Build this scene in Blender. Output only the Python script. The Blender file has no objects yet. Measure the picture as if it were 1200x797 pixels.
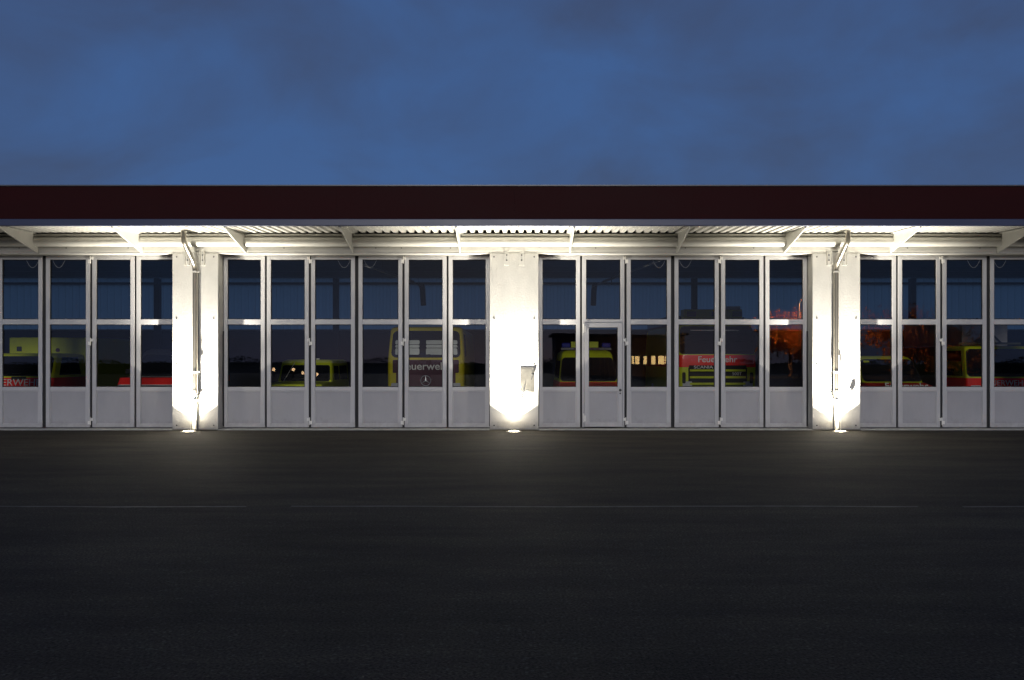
import bpy, bmesh, math, random
from mathutils import Vector, Matrix

random.seed(7)
R = math.radians
S = bpy.context.scene
COL = S.collection

# ------------------------------------------------------------------ camera
CAM_D, CAM_H = 19.6, 1.64
cam_data = bpy.data.cameras.new("camera")
cam_data.sensor_width = 36.0
cam_data.lens = 29.4
cam_data.shift_x = -0.0025
cam_data.shift_y = 0.0196
cam_data.clip_start = 0.1
cam_data.clip_end = 3000
cam = bpy.data.objects.new("camera", cam_data)
cam.location = (0, -CAM_D, CAM_H)
cam.rotation_euler = (R(90), 0, 0)
COL.objects.link(cam)
S.camera = cam

# ------------------------------------------------------------------ world, sun, exposure
SUN_EL, SUN_AZ = 13.0, 181.0          # low dusk glow from behind the camera
W = bpy.data.worlds.new("World")
S.world = W
W.use_nodes = True
wn, wl = W.node_tree.nodes, W.node_tree.links
wn.clear()
wo = wn.new("ShaderNodeOutputWorld")
wb = wn.new("ShaderNodeBackground")
sky = wn.new("ShaderNodeTexSky")
sky.sky_type = 'NISHITA'
sky.sun_disc = False
sky.sun_elevation = R(SUN_EL)
sky.sun_rotation = R(SUN_AZ)
sky.air_density = 1.2
sky.dust_density = 0.6
sky.ozone_density = 3.0
tc = wn.new("ShaderNodeTexCoord")
mp = wn.new("ShaderNodeMapping")
mp.inputs['Scale'].default_value = (1.0, 1.0, 1.7)
mp.inputs['Location'].default_value = (0.35, 0.1, 0.2)
no = wn.new("ShaderNodeTexNoise")
no.inputs['Scale'].default_value = 4.2
no.inputs['Detail'].default_value = 7
no.inputs['Roughness'].default_value = 0.52
no.inputs['Distortion'].default_value = 0.35
cr = wn.new("ShaderNodeValToRGB")
cr.color_ramp.elements[0].position = 0.36
cr.color_ramp.elements[0].color = (0.047, 0.075, 0.168, 1)
cr.color_ramp.elements[1].position = 0.66
cr.color_ramp.elements[1].color = (0.048, 0.110, 0.285, 1)
mx = wn.new("ShaderNodeMix")
mx.data_type = 'RGBA'
mx.inputs['Factor'].default_value = 0.93      # overcast dusk, mostly cloud
skm = wn.new("ShaderNodeVectorMath")
skm.operation = 'SCALE'
skm.inputs['Scale'].default_value = 0.07
sep = wn.new("ShaderNodeSeparateXYZ")
wl.new(tc.outputs['Generated'], mp.inputs['Vector'])
wl.new(mp.outputs['Vector'], no.inputs['Vector'])
wl.new(no.outputs['Fac'], cr.inputs['Fac'])
wl.new(sky.outputs['Color'], skm.inputs[0])
wl.new(skm.outputs['Vector'], mx.inputs['A'])
wl.new(cr.outputs['Color'], mx.inputs['B'])
wl.new(mx.outputs['Result'], wb.inputs['Color'])
wb.inputs['Strength'].default_value = 0.96
wl.new(wb.outputs['Background'], wo.inputs['Surface'])

sun_data = bpy.data.lights.new("dusk_glow", 'SUN')
sun_data.energy = 0.88
sun_data.angle = R(10)
sun_data.color = (1.0, 0.96, 0.93)
sun = bpy.data.objects.new("dusk_glow", sun_data)
az = R(SUN_AZ)
sd = Vector((math.sin(az) * math.cos(R(SUN_EL)), math.cos(az) * math.cos(R(SUN_EL)), math.sin(R(SUN_EL))))
sun.rotation_euler = (-sd).to_track_quat('-Z', 'Y').to_euler()
COL.objects.link(sun)

S.view_settings.view_transform = 'Standard'
S.view_settings.look = 'None'
S.view_settings.exposure = 0.0
S.view_settings.gamma = 1.0
S.view_settings.use_curve_mapping = False
S.render.engine = 'CYCLES'
S.cycles.use_denoising = True
S.cycles.max_bounces = 10
S.cycles.transparent_max_bounces = 16
S.cycles.sample_clamp_indirect = 40.0
S.cycles.caustics_reflective = False
S.cycles.caustics_refractive = False

# ------------------------------------------------------------------ materials
def mat(name, col, rough=0.5, metal=0.0, spec=0.5, var=0.0, vscale=6.0, bump=0.0, bscale=40.0, emit=None, estr=0.0,
        stretch=(1, 1, 1), coat=0.0, splash=0.0):
    m = bpy.data.materials.new(name)
    m.use_nodes = True
    n, l = m.node_tree.nodes, m.node_tree.links
    b = n['Principled BSDF']
    b.inputs['Base Color'].default_value = (*col, 1)
    b.inputs['Roughness'].default_value = rough
    b.inputs['Metallic'].default_value = metal
    b.inputs['Specular IOR Level'].default_value = spec
    b.inputs['Coat Weight'].default_value = coat
    t = n.new("ShaderNodeTexCoord")
    if var > 0:
        mpn = n.new("ShaderNodeMapping")
        mpn.inputs['Scale'].default_value = stretch
        nz = n.new("ShaderNodeTexNoise")
        nz.inputs['Scale'].default_value = vscale
        nz.inputs['Detail'].default_value = 6
        nz.inputs['Roughness'].default_value = 0.6
        rp = n.new("ShaderNodeValToRGB")
        rp.color_ramp.elements[0].position = 0.3
        rp.color_ramp.elements[1].position = 0.7
        rp.color_ramp.elements[0].color = (*[c * (1 - var) for c in col], 1)
        rp.color_ramp.elements[1].color = (*[min(1, c * (1 + var)) for c in col], 1)
        l.new(t.outputs['Object'], mpn.inputs['Vector'])
        l.new(mpn.outputs['Vector'], nz.inputs['Vector'])
        l.new(nz.outputs['Fac'], rp.inputs['Fac'])
        l.new(rp.outputs['Color'], b.inputs['Base Color'])
        mr = n.new("ShaderNodeMapRange")
        mr.inputs['To Min'].default_value = max(0.02, rough - 0.08)
        mr.inputs['To Max'].default_value = min(1, rough + 0.08)
        l.new(nz.outputs['Fac'], mr.inputs['Value'])
        l.new(mr.outputs['Result'], b.inputs['Roughness'])
    if splash > 0:                                   # splashed dirt along the foot, ragged upper edge
        sx = n.new("ShaderNodeSeparateXYZ"); l.new(t.outputs['Object'], sx.inputs[0])
        n2 = n.new("ShaderNodeTexNoise"); n2.inputs['Scale'].default_value = 7; n2.inputs['Detail'].default_value = 8; n2.inputs['Roughness'].default_value = 0.7
        l.new(t.outputs['Object'], n2.inputs['Vector'])
        a1 = n.new("ShaderNodeMath"); a1.operation = 'MULTIPLY_ADD'; a1.inputs[1].default_value = 0.55; a1.inputs[2].default_value = -0.20
        l.new(n2.outputs['Fac'], a1.inputs[0])
        s1 = n.new("ShaderNodeMath"); s1.operation = 'SUBTRACT'; l.new(a1.outputs[0], s1.inputs[0]); l.new(sx.outputs['Z'], s1.inputs[1])
        m1 = n.new("ShaderNodeMapRange"); m1.inputs['From Min'].default_value = -0.16; m1.inputs['From Max'].default_value = 0.10
        m1.inputs['To Max'].default_value = splash; l.new(s1.outputs[0], m1.inputs['Value'])
        dm_ = n.new("ShaderNodeMix"); dm_.data_type = 'RGBA'; dm_.inputs['B'].default_value = (0.11, 0.095, 0.075, 1)
        l.new(m1.outputs['Result'], dm_.inputs['Factor']); l.new(rp.outputs['Color'], dm_.inputs['A'])
        l.new(dm_.outputs['Result'], b.inputs['Base Color'])
    if bump > 0:
        nb = n.new("ShaderNodeTexNoise")
        nb.inputs['Scale'].default_value = bscale
        nb.inputs['Detail'].default_value = 5
        bp = n.new("ShaderNodeBump")
        bp.inputs['Strength'].default_value = bump
        bp.inputs['Distance'].default_value = 0.01
        l.new(t.outputs['Object'], nb.inputs['Vector'])
        l.new(nb.outputs['Fac'], bp.inputs['Height'])
        l.new(bp.outputs['Normal'], b.inputs['Normal'])
    if emit:
        b.inputs['Emission Color'].default_value = (*emit, 1)
        b.inputs['Emission Strength'].default_value = estr
    return m

def glass_mat(name, refl=0.055, tint=(0.965, 0.975, 0.98)):
    m = bpy.data.materials.new(name)
    m.use_nodes = True
    n, l = m.node_tree.nodes, m.node_tree.links
    n.clear()
    o = n.new("ShaderNodeOutputMaterial")
    tr = n.new("ShaderNodeBsdfTransparent")
    tr.inputs['Color'].default_value = (*tint, 1)
    gl = n.new("ShaderNodeBsdfGlossy")
    gl.inputs['Roughness'].default_value = 0.0
    lw = n.new("ShaderNodeLayerWeight")
    lw.inputs['Blend'].default_value = 0.5
    pw = n.new("ShaderNodeMath"); pw.operation = 'POWER'; pw.inputs[1].default_value = 5.0
    ma = n.new("ShaderNodeMath"); ma.operation = 'MULTIPLY_ADD'
    ma.inputs[1].default_value = 0.9; ma.inputs[2].default_value = refl
    mxs = n.new("ShaderNodeMixShader")
    # gentle waviness of the panes
    t = n.new("ShaderNodeTexCoord")
    nz = n.new("ShaderNodeTexNoise"); nz.inputs['Scale'].default_value = 1.3
    bp = n.new("ShaderNodeBump"); bp.inputs['Strength'].default_value = 0.02; bp.inputs['Distance'].default_value = 0.01
    l.new(t.outputs['Object'], nz.inputs['Vector'])
    l.new(nz.outputs['Fac'], bp.inputs['Height'])
    l.new(bp.outputs['Normal'], gl.inputs['Normal'])
    l.new(lw.outputs['Facing'], pw.inputs[0])
    l.new(pw.outputs[0], ma.inputs[0])
    l.new(ma.outputs[0], mxs.inputs['Fac'])
    l.new(tr.outputs[0], mxs.inputs[1])
    l.new(gl.outputs[0], mxs.inputs[2])
    l.new(mxs.outputs[0], o.inputs['Surface'])
    return m

def translucent_mat(name, col):
    m = bpy.data.materials.new(name)
    m.use_nodes = True
    n, l = m.node_tree.nodes, m.node_tree.links
    n.clear()
    o = n.new("ShaderNodeOutputMaterial")
    a = n.new("ShaderNodeBsdfTranslucent"); a.inputs['Color'].default_value = (*col, 1)
    d = n.new("ShaderNodeBsdfDiffuse"); d.inputs['Color'].default_value = (*[c * 0.15 for c in col], 1)
    s = n.new("ShaderNodeAddShader")
    l.new(a.outputs[0], s.inputs[0]); l.new(d.outputs[0], s.inputs[1]); l.new(s.outputs[0], o.inputs['Surface'])
    return m

def asphalt_mat():
    m = bpy.data.materials.new("asphalt")
    m.use_nodes = True
    n, l = m.node_tree.nodes, m.node_tree.links
    b = n['Principled BSDF']
    t = n.new("ShaderNodeTexCoord")
    big = n.new("ShaderNodeTexNoise"); big.inputs['Scale'].default_value = 0.22; big.inputs['Detail'].default_value = 8; big.inputs['Roughness'].default_value = 0.65
    mpn = n.new("ShaderNodeMapping"); mpn.inputs['Scale'].default_value = (0.35, 1.5, 1)
    fine = n.new("ShaderNodeTexNoise"); fine.inputs['Scale'].default_value = 55; fine.inputs['Detail'].default_value = 3
    vor = n.new("ShaderNodeTexVoronoi"); vor.inputs['Scale'].default_value = 95
    l.new(t.outputs['Object'], mpn.inputs['Vector']); l.new(mpn.outputs['Vector'], big.inputs['Vector'])
    l.new(t.outputs['Object'], fine.inputs['Vector']); l.new(t.outputs['Object'], vor.inputs['Vector'])
    r1 = n.new("ShaderNodeValToRGB")
    r1.color_ramp.elements[0].position = 0.32; r1.color_ramp.elements[0].color = (0.021, 0.0190, 0.0155, 1)
    r1.color_ramp.elements[1].position = 0.70; r1.color_ramp.elements[1].color = (0.042, 0.0375, 0.031, 1)
    l.new(big.outputs['Fac'], r1.inputs['Fac'])
    r2 = n.new("ShaderNodeValToRGB")                         # pale and dark grit
    r2.color_ramp.elements[0].position = 0.30; r2.color_ramp.elements[0].color = (0.30, 0.30, 0.30, 1)
    r2.color_ramp.elements[1].position = 0.75; r2.color_ramp.elements[1].color = (2.3, 2.25, 2.15, 1)
    l.new(fine.outputs['Fac'], r2.inputs['Fac'])
    mm = n.new("ShaderNodeMix"); mm.data_type = 'RGBA'; mm.blend_type = 'MULTIPLY'; mm.inputs['Factor'].default_value = 1.0
    l.new(r1.outputs['Color'], mm.inputs['A']); l.new(r2.outputs['Color'], mm.inputs['B'])
    stone = n.new("ShaderNodeMath"); stone.operation = 'GREATER_THAN'; stone.inputs[1].default_value = 0.972
    vs = n.new("ShaderNodeTexVoronoi"); vs.inputs['Scale'].default_value = 62
    sc_ = n.new("ShaderNodeSeparateColor")
    l.new(t.outputs['Object'], vs.inputs['Vector']); l.new(vs.outputs['Color'], sc_.inputs['Color'])
    l.new(sc_.outputs['Red'], stone.inputs[0])
    sm = n.new("ShaderNodeMix"); sm.data_type = 'RGBA'; sm.inputs['B'].default_value = (0.065, 0.061, 0.055, 1)
    l.new(stone.outputs[0], sm.inputs['Factor']); l.new(mm.outputs['Result'], sm.inputs['A'])
    pat = n.new("ShaderNodeTexNoise"); pat.inputs['Scale'].default_value = 1.1; pat.inputs['Detail'].default_value = 9; pat.inputs['Roughness'].default_value = 0.7
    l.new(mpn.outputs['Vector'], pat.inputs['Vector'])
    r3 = n.new("ShaderNodeValToRGB")
    r3.color_ramp.elements[0].position = 0.35; r3.color_ramp.elements[0].color = (0.62, 0.62, 0.64, 1)
    r3.color_ramp.elements[1].position = 0.62; r3.color_ramp.elements[1].color = (1.25, 1.22, 1.15, 1)
    l.new(pat.outputs['Fac'], r3.inputs['Fac'])
    m3 = n.new("ShaderNodeMix"); m3.data_type = 'RGBA'; m3.blend_type = 'MULTIPLY'; m3.inputs['Factor'].default_value = 1.0
    l.new(sm.outputs['Result'], m3.inputs['A']); l.new(r3.outputs['Color'], m3.inputs['B'])
    l.new(m3.outputs['Result'], b.inputs['Base Color'])
    mr = n.new("ShaderNodeMapRange"); mr.inputs['To Min'].default_value = 0.72; mr.inputs['To Max'].default_value = 0.95
    l.new(big.outputs['Fac'], mr.inputs['Value']); l.new(mr.outputs['Result'], b.inputs['Roughness'])
    b.inputs['Specular IOR Level'].default_value = 0.11
    ad = n.new("ShaderNodeMath"); ad.operation = 'ADD'
    l.new(fine.outputs['Fac'], ad.inputs[0]); l.new(vor.outputs['Distance'], ad.inputs[1])
    bp = n.new("ShaderNodeBump"); bp.inputs['Strength'].default_value = 0.9; bp.inputs['Distance'].default_value = 0.008
    l.new(ad.outputs[0], bp.inputs['Height']); l.new(bp.outputs['Normal'], b.inputs['Normal'])
    return m

M = dict(
    asphalt=asphalt_mat(),
    joint=mat("joint_sealant", (0.055, 0.053, 0.05), 0.7, var=0.7, vscale=3.5),
    sill=mat("sill_concrete", (0.42, 0.41, 0.38), 0.75, var=0.3, vscale=5, bump=0.2),
    wall=mat("white_concrete", (0.53, 0.52, 0.49), 0.75, var=0.11, vscale=1.7, bump=0.35, bscale=22, stretch=(1, 1, 0.6), splash=0.5),
    white=mat("white_steel", (0.58, 0.57, 0.53), 0.45, var=0.05, vscale=3),
    deck=mat("deck_sheet", (0.50, 0.49, 0.455), 0.45, var=0.06, vscale=4),
    leaf=mat("grey_aluminium_paint", (0.50, 0.495, 0.50), 0.42, var=0.06, vscale=2.2, stretch=(1, 1, 0.25), splash=0.35),
    panel=mat("grey_panel_paint", (0.385, 0.38, 0.395), 0.5, var=0.08, vscale=1.8, stretch=(1, 1, 0.4), splash=0.4, bump=0.06, bscale=60),
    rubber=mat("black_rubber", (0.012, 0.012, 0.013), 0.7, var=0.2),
    dark=mat("dark_metal", (0.03, 0.03, 0.032), 0.5, var=0.2),
    maroon=mat("maroon_fascia", (0.030, 0.0042, 0.005), 0.6, spec=0.09, var=0.10, vscale=1.5, stretch=(0.3, 1, 1)),
    gutter=mat("zinc_grey_paint", (0.048, 0.060, 0.118), 0.4, var=0.10, vscale=2, stretch=(0.3, 1, 1)),
    cap=mat("cap_flashing", (0.10, 0.11, 0.13), 0.4, var=0.1),
    steel=mat("stainless_steel", (0.44, 0.41, 0.35), 0.30, metal=0.9, var=0.06, vscale=8, stretch=(1, 1, 0.2)),
    chrome=mat("chrome", (0.75, 0.75, 0.76), 0.35, metal=0.5),
    hinge=mat("white_hinge_paint", (0.80, 0.78, 0.73), 0.45),
    glass=glass_mat("gate_glass"),
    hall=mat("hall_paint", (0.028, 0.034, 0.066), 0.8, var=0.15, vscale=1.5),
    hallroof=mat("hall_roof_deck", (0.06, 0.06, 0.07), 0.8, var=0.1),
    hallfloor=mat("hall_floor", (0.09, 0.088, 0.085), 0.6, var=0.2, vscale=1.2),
    sheet=translucent_mat("polycarbonate", (0.44, 0.54, 0.52)),
    lime=mat("lime_paint", (0.62, 0.68, 0.025), 0.45, spec=0.3, var=0.05, coat=0.08),
    yellow=mat("yellow_paint", (0.72, 0.60, 0.025), 0.45, spec=0.3, var=0.05, coat=0.08),
    red=mat("red_paint", (0.97, 0.022, 0.014), 0.45, spec=0.3, var=0.06, coat=0.08),
    plum=mat("dark_red_paint", (0.075, 0.010, 0.030), 0.45, spec=0.3, var=0.08, coat=0.08),
    darkpaint=mat("charcoal_paint", (0.035, 0.035, 0.042), 0.3, var=0.1, coat=0.4),
    carglass=mat("tinted_windscreen", (0.012, 0.013, 0.017), 0.04, spec=0.6),
    tyre=mat("tyre_rubber", (0.015, 0.015, 0.015), 0.8),
    print=mat("pale_lettering", (0.84, 0.81, 0.74), 0.5),
    blue=mat("blue_beacon", (0.02, 0.03, 0.30), 0.15),
    lampglass=mat("headlamp_glass", (0.6, 0.6, 0.6), 0.1),
    pale=mat("pale_silver_reflection", (0.36, 0.39, 0.33), 0.35, var=0.15, vscale=6, stretch=(0.3, 1, 6)),  # silver tone of the reflection painted on the truck windscreen
    plate=mat("brushed_plate", (0.30, 0.285, 0.24), 0.34, metal=1.0, var=0.12, vscale=7),
    boxgrey=mat("grey_box_body", (0.42, 0.40, 0.38), 0.5, var=0.1),
    bark=mat("bark", (0.07, 0.045, 0.03), 0.85, var=0.3, vscale=8),
    autumn=mat("autumn_leaves", (0.55, 0.17, 0.03), 0.6, var=0.45, vscale=1.2),
    render=mat("dark_render", (0.07, 0.06, 0.06), 0.8, var=0.15),
)

# ------------------------------------------------------------------ builders
class MB:
    def __init__(self):
        self.bm = bmesh.new()
    def box(self, x0, x1, y0, y1, z0, z1):
        vs = [self.bm.verts.new(p) for p in ((x0, y0, z0), (x1, y0, z0), (x1, y1, z0), (x0, y1, z0),
                                             (x0, y0, z1), (x1, y0, z1), (x1, y1, z1), (x0, y1, z1))]
        for f in ((0, 3, 2, 1), (4, 5, 6, 7), (0, 1, 5, 4), (1, 2, 6, 5), (2, 3, 7, 6), (3, 0, 4, 7)):
            self.bm.faces.new([vs[i] for i in f])
        return self
    def loft(self, rings, cap=True):
        rows = [[self.bm.verts.new(p) for p in r] for r in rings]
        n = len(rows[0])
        for a, b in zip(rows, rows[1:]):
            for i in range(n):
                self.bm.faces.new((a[i], a[(i + 1) % n], b[(i + 1) % n], b[i]))
        if cap:
            self.bm.faces.new(list(reversed(rows[0])))
            self.bm.faces.new(rows[-1])
        return self
    def prism(self, pts, vec):
        v = Vector(vec)
        return self.loft([[Vector(p) for p in pts], [Vector(p) + v for p in pts]])
    def tube(self, path, r, n=12, cap=True):
        path = [Vector(p) for p in path]
        rs = r if isinstance(r, (list, tuple)) else [r] * len(path)
        rings = []
        for i, p in enumerate(path):
            if i == 0: d = path[1] - p
            elif i == len(path) - 1: d = p - path[i - 1]
            else: d = (path[i + 1] - p).normalized() + (p - path[i - 1]).normalized()
            d.normalize()
            up = Vector((0, 0, 1)) if abs(d.z) < 0.95 else Vector((0, 1, 0))
            a = d.cross(up).normalized(); b = d.cross(a).normalized()
            rings.append([p + (a * math.cos(2 * math.pi * k / n) + b * math.sin(2 * math.pi * k / n)) * rs[i] for k in range(n)])
        return self.loft(rings, cap)
    def lathe(self, prof, n=20, c=(0, 0, 0)):          # (radius, z) round the z axis
        rings = [[Vector((c[0] + r * math.cos(2 * math.pi * k / n), c[1] + r * math.sin(2 * math.pi * k / n), c[2] + z)) for k in range(n)] for r, z in prof]
        return self.loft(rings)
    def build(self, name, m, parent=None, smooth=False, bevel=0.0):
        bmesh.ops.recalc_face_normals(self.bm, faces=self.bm.faces[:])
        me = bpy.data.meshes.new(name)
        self.bm.to_mesh(me); self.bm.free()
        if smooth:
            for p in me.polygons: p.use_smooth = True
            me.set_sharp_from_angle(angle=R(38))
        me.materials.append(m)
        o = bpy.data.objects.new(name, me)
        COL.objects.link(o)
        if parent: o.parent = parent
        if bevel:
            b = o.modifiers.new("bevel", 'BEVEL'); b.width = bevel; b.segments = 2; b.limit_method = 'ANGLE'; b.angle_limit = R(40)
        return o

def tag(o, label=None, cat=None, group=None, kind=None):
    if label: o['label'] = label
    if cat: o['category'] = cat
    if group: o['group'] = group
    if kind: o['kind'] = kind
    return o

def empty(name, loc=(0, 0, 0), rz=0.0, parent=None):
    o = bpy.data.objects.new(name, None)
    o.empty_display_size = 0.2
    o.location = loc; o.rotation_euler = (0, 0, rz)
    COL.objects.link(o)
    if parent: o.parent = parent
    return o

def inst(src, parent, loc=(0, 0, 0)):
    o = src.copy()
    COL.objects.link(o)
    o.parent = parent
    o.location = loc
    return o

def text(name, s, size, loc, m, parent, tilt=0.0, width=None, rz=0.0, depth=0.004, shear=0.0, offset=0.0):
    cu = bpy.data.curves.new(name, 'FONT')
    cu.body = s; cu.size = size; cu.align_x = 'CENTER'; cu.align_y = 'CENTER'
    cu.extrude = depth; cu.shear = shear; cu.offset = offset
    tmp = bpy.data.objects.new(name + "_tmp", cu)
    COL.objects.link(tmp)
    dg = bpy.context.evaluated_depsgraph_get()
    me = bpy.data.meshes.new_from_object(tmp.evaluated_get(dg))
    bpy.data.objects.remove(tmp)
    if width:
        xs = [v.co.x for v in me.vertices]
        k = width / (max(xs) - min(xs)); c = (max(xs) + min(xs)) / 2
        for v in me.vertices: v.co.x = (v.co.x - c) * k
    me.materials.clear(); me.materials.append(m)
    o = bpy.data.objects.new(name, me)
    COL.objects.link(o)
    o.location = loc
    o.rotation_euler = (R(90) - tilt, 0, rz)
    o.parent = parent
    return o

# ------------------------------------------------------------------ ground
g = MB(); g.box(-400, 400, -400, 0.02, -0.3, 0.0)
tag(g.build("forecourt", M['asphalt']), kind='structure')
g = MB(); g.box(-400, 400, 0.025, 400, -0.3, -0.01)
tag(g.build("ground", M['asphalt']), kind='structure')
# sealed asphalt joint crossing the forecourt
j = MB()
xs = [-30 + i * 0.5 for i in range(121)]
cy = [(-10.25 + 0.02 * math.sin(i * 0.7) + random.uniform(-0.012, 0.012)) for i in range(121)]
for i in range(120):
    if random.random() < 0.03: continue
    w0 = 0.016 + random.random() * 0.006
    a = [(xs[i], cy[i] - w0, 0.0), (xs[i + 1], cy[i + 1] - w0, 0.0), (xs[i + 1], cy[i + 1] + w0, 0.0), (xs[i], cy[i] + w0, 0.0)]
    j.prism(a, (0, 0, 0.005))
tag(j.build("forecourt_joint", M['joint']), kind='structure')

# ------------------------------------------------------------------ the fire station
BX = 23.0
OPEN = [(-14.42, -8.02), (-6.95, -0.58), (0.56, 6.985), (8.10, 14.50)]      # gate openings
PILL = [(-15.60, -14.42), (-8.02, -6.95), (-0.58, 0.56), (6.985, 8.10), (14.50, 15.66)]
OT = 4.135                                                               # top of the openings
ROOF_Z = 5.41
st = tag(empty("fire_station", (0, 0, 0)),
         "long low white fire station with dark red roof fascia and uplit pillars", "building")

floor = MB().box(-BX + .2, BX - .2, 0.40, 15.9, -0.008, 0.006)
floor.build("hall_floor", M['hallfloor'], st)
sill = MB()
for a, b in OPEN: sill.box(a + 0.004, b - 0.004, -0.06, 0.398, -0.05, 0.014)
for k, (a, b) in enumerate(OPEN):
    s1 = MB().box(a + 0.004, b - 0.004, -0.05, 0.398, -0.05, 0.014)
    s1.build("threshold", M['sill'], st, bevel=0.004)
sill.bm.free()

# pillars with two cladding panels and eight screws each
screw_src = None
for a, b in PILL:
    c = (a + b) / 2; h = (b - a) / 2
    p = MB().box(-h + 0.006, h - 0.006, 0.045, 0.62, 0, OT).build("pillar", M['wall'], st)
    p.location = (c, 0, 0)
    MB().box(-h, h, 0.0, 0.043, 0.012, 2.097).build("cladding_panel", M['wall'], p, bevel=0.004)
    MB().box(-h, h, 0.0, 0.043, 2.103, OT - 0.002).build("cladding_panel", M['wall'], p, bevel=0.004)
    for z in (0.11, 1.55, 2.62, 4.06):
        for sx in (-1, 1):
            if screw_src is None:
                screw_src = MB().tube([(0, 0.004, 0), (0, -0.006, 0)], [0.02, 0.017], 10).build("screw", M['dark'], p)
                screw_src.location = (sx * (h - 0.10), 0, z)
            else:
                inst(screw_src, p, (sx * (h - 0.10), 0, z))

# outer walls beyond the gates, out of the frame; glazing added to let light reach the outer vehicles
for a, b in ((-BX, -15.60), (15.66, BX)):
    MB().box(a, b, 0.0, 0.3, 0, 1.0).build("wall", M['wall'], st)
    n = 5; w_ = (b - a) / n
    for i in range(n):
        MB().box(a + i * w_, a + i * w_ + 0.10, 0.10, 0.22, 1.002, OT).build("added_mullion", M['leaf'], st)
        MB().box(a + i * w_ + 0.101, a + (i + 1) * w_ - 0.001, 0.15, 0.158, 1.002, OT).build("pane", M['glass'], st)  # added glazing, out of the frame
# lintel wall over the gates
MB().box(-BX, BX, 0.012, 0.60, OT + 0.002, 5.30).build("lintel", M['wall'], st)
MB().box(-BX, BX, -0.014, 0.010, OT + 0.055, 4.285).build("lintel_flashing", M['white'], st, bevel=0.004)
for x in (-11.6, -10.5, -9.05, -5.4, -3.25, -2.65, -1.5, 1.9, 4.0, 5.6, 8.8, 9.2, 10.9, -7.3, 7.6):
    inst(screw_src, st, (x, -0.016, 4.265)).scale = (0.8, 0.8, 0.6)
# rolled header: a round housing, a small round rail and the dark filler behind the deck ends
hd = MB().tube([(-BX, -0.125, 4.392), (BX, -0.125, 4.392)], 0.108, 28)
hd.build("header_tube", M['white'], st, smooth=True)
MB().box(-BX, BX, -0.115, 0.010, 4.503, 4.535).build("header_plate", M['white'], st)
MB().tube([(-BX, -0.16, 4.545), (BX, -0.16, 4.545)], 0.032, 14).build("header_rail", M['white'], st, smooth=True)
MB().box(-BX, BX, -0.09, 0.008, 4.54, 4.76).build("profile_filler", M['rubber'], st)

# canopy: front edge, fascia, cap
CY = -1.50
MB().box(-BX, BX, CY - 0.085, CY, 4.535, 4.682).build("eaves_gutter", M['gutter'], st, bevel=0.012)
nf = 12
for k in range(nf):
    x0 = -BX + k * 2 * BX / nf; x1 = x0 + 2 * BX / nf
    MB().box(x0 + 0.0008, x1 - 0.0008, CY - 0.07, CY - 0.01, 4.686, 5.385).build("fascia_panel", M['maroon'], st)
MB().box(-BX, BX, CY - 0.10, CY + 0.25, 5.388, 5.415).build("fascia_cap", M['cap'], st)
MB().box(-BX, BX, CY + 0.02, 16.0, 5.31, 5.384).build("roof", M['hallroof'], st)
for k in range(8):
    MB().box(-BX, BX, 1.2 + k * 1.9, 1.34 + k * 1.9, 5.06, 5.30).build("purlin", M['hallroof'], st)

# corrugated deck sheets between the brackets, ribs running front to back
BRX = [-13.7, -11.17, -8.72, -6.29, -3.78, -1.27, 1.29, 3.80, 6.31, 8.80, 11.31, 13.8]
PITCH = 0.187
def deck_mesh(width):
    d = MB()
    n = int(width / PITCH)
    prof = []
    for i in range(n + 1):
        x = -n * PITCH / 2 + i * PITCH
        prof += [(x, 0.0), (x + 0.095, 0.0), (x + 0.118, 0.068), (x + 0.164, 0.068)]
    prof = [p for p in prof if p[0] <= width / 2 + 0.02]
    for a, b in zip(prof, prof[1:]):
        q = [(a[0], CY + 0.005, 4.552 + a[1]), (b[0], CY + 0.005, 4.552 + b[1]), (b[0], -0.10, 4.598 + b[1]), (a[0], -0.10, 4.598 + a[1])]
        d.prism(q, (0, 0, 0.006))
    return d
for a, b in zip(BRX, BRX[1:]):
    o = deck_mesh(b - a - 0.02).build("deck_sheet", M['deck'], st)
    o.location = ((a + b) / 2, 0, 0)
for x in (-18.4, 18.4):
    o = deck_mesh(9.0).build("deck_sheet", M['deck'], st); o.location = (x, 0, 0)
MB().box(-BX, BX, CY + 0.002, -0.10, 4.76, 4.79).build("deck_topping", M['hallroof'], st)

# tapered T brackets
br0 = None
for x in BRX:
    if br0 is None:
        b = MB()
        b.prism([(-0.014, CY + 0.01, 4.545), (-0.014, -0.07, 4.592), (-0.014, -0.02, 4.592), (-0.014, -0.016, 4.15), (-0.014, -0.05, 4.15), (-0.014, CY + 0.01, 4.50)], (0.028, 0, 0))
        br0 = b.build("bracket", M['white'], st)
        br0.location = (x, 0, 0)
        MB().prism([(-0.085, CY + 0.012, 4.534), (0.085, CY + 0.012, 4.534), (0.085, -0.20, 4.577), (-0.085, -0.20, 4.577)], (0, 0, 0.012)).build("flange", M['white'], br0)
        brk = list(br0.children)
    else:
        o = inst(br0, st, (x, 0, 0))
        for c in brk: inst(c, o)

# hanger channels on the three uplit pillars
for c in (-7.485, -0.01, 7.54):
    for s in (-1, 1):
        x = c + s * 0.175
        ch = MB()
        ch.box(x - 0.055, x - 0.043, -0.075, -0.001, 3.86, 4.18)
        ch.box(x + 0.043, x + 0.055, -0.075, -0.001, 3.86, 4.18)
        ch.box(x - 0.043, x + 0.043, -0.012, -0.001, 3.86, 4.18)
        o = ch.build("hanger_channel", M['white'], st)
        inst(screw_src, o, (x, -0.012, 3.98)); inst(screw_src, o, (x, -0.012, 4.10))

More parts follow.
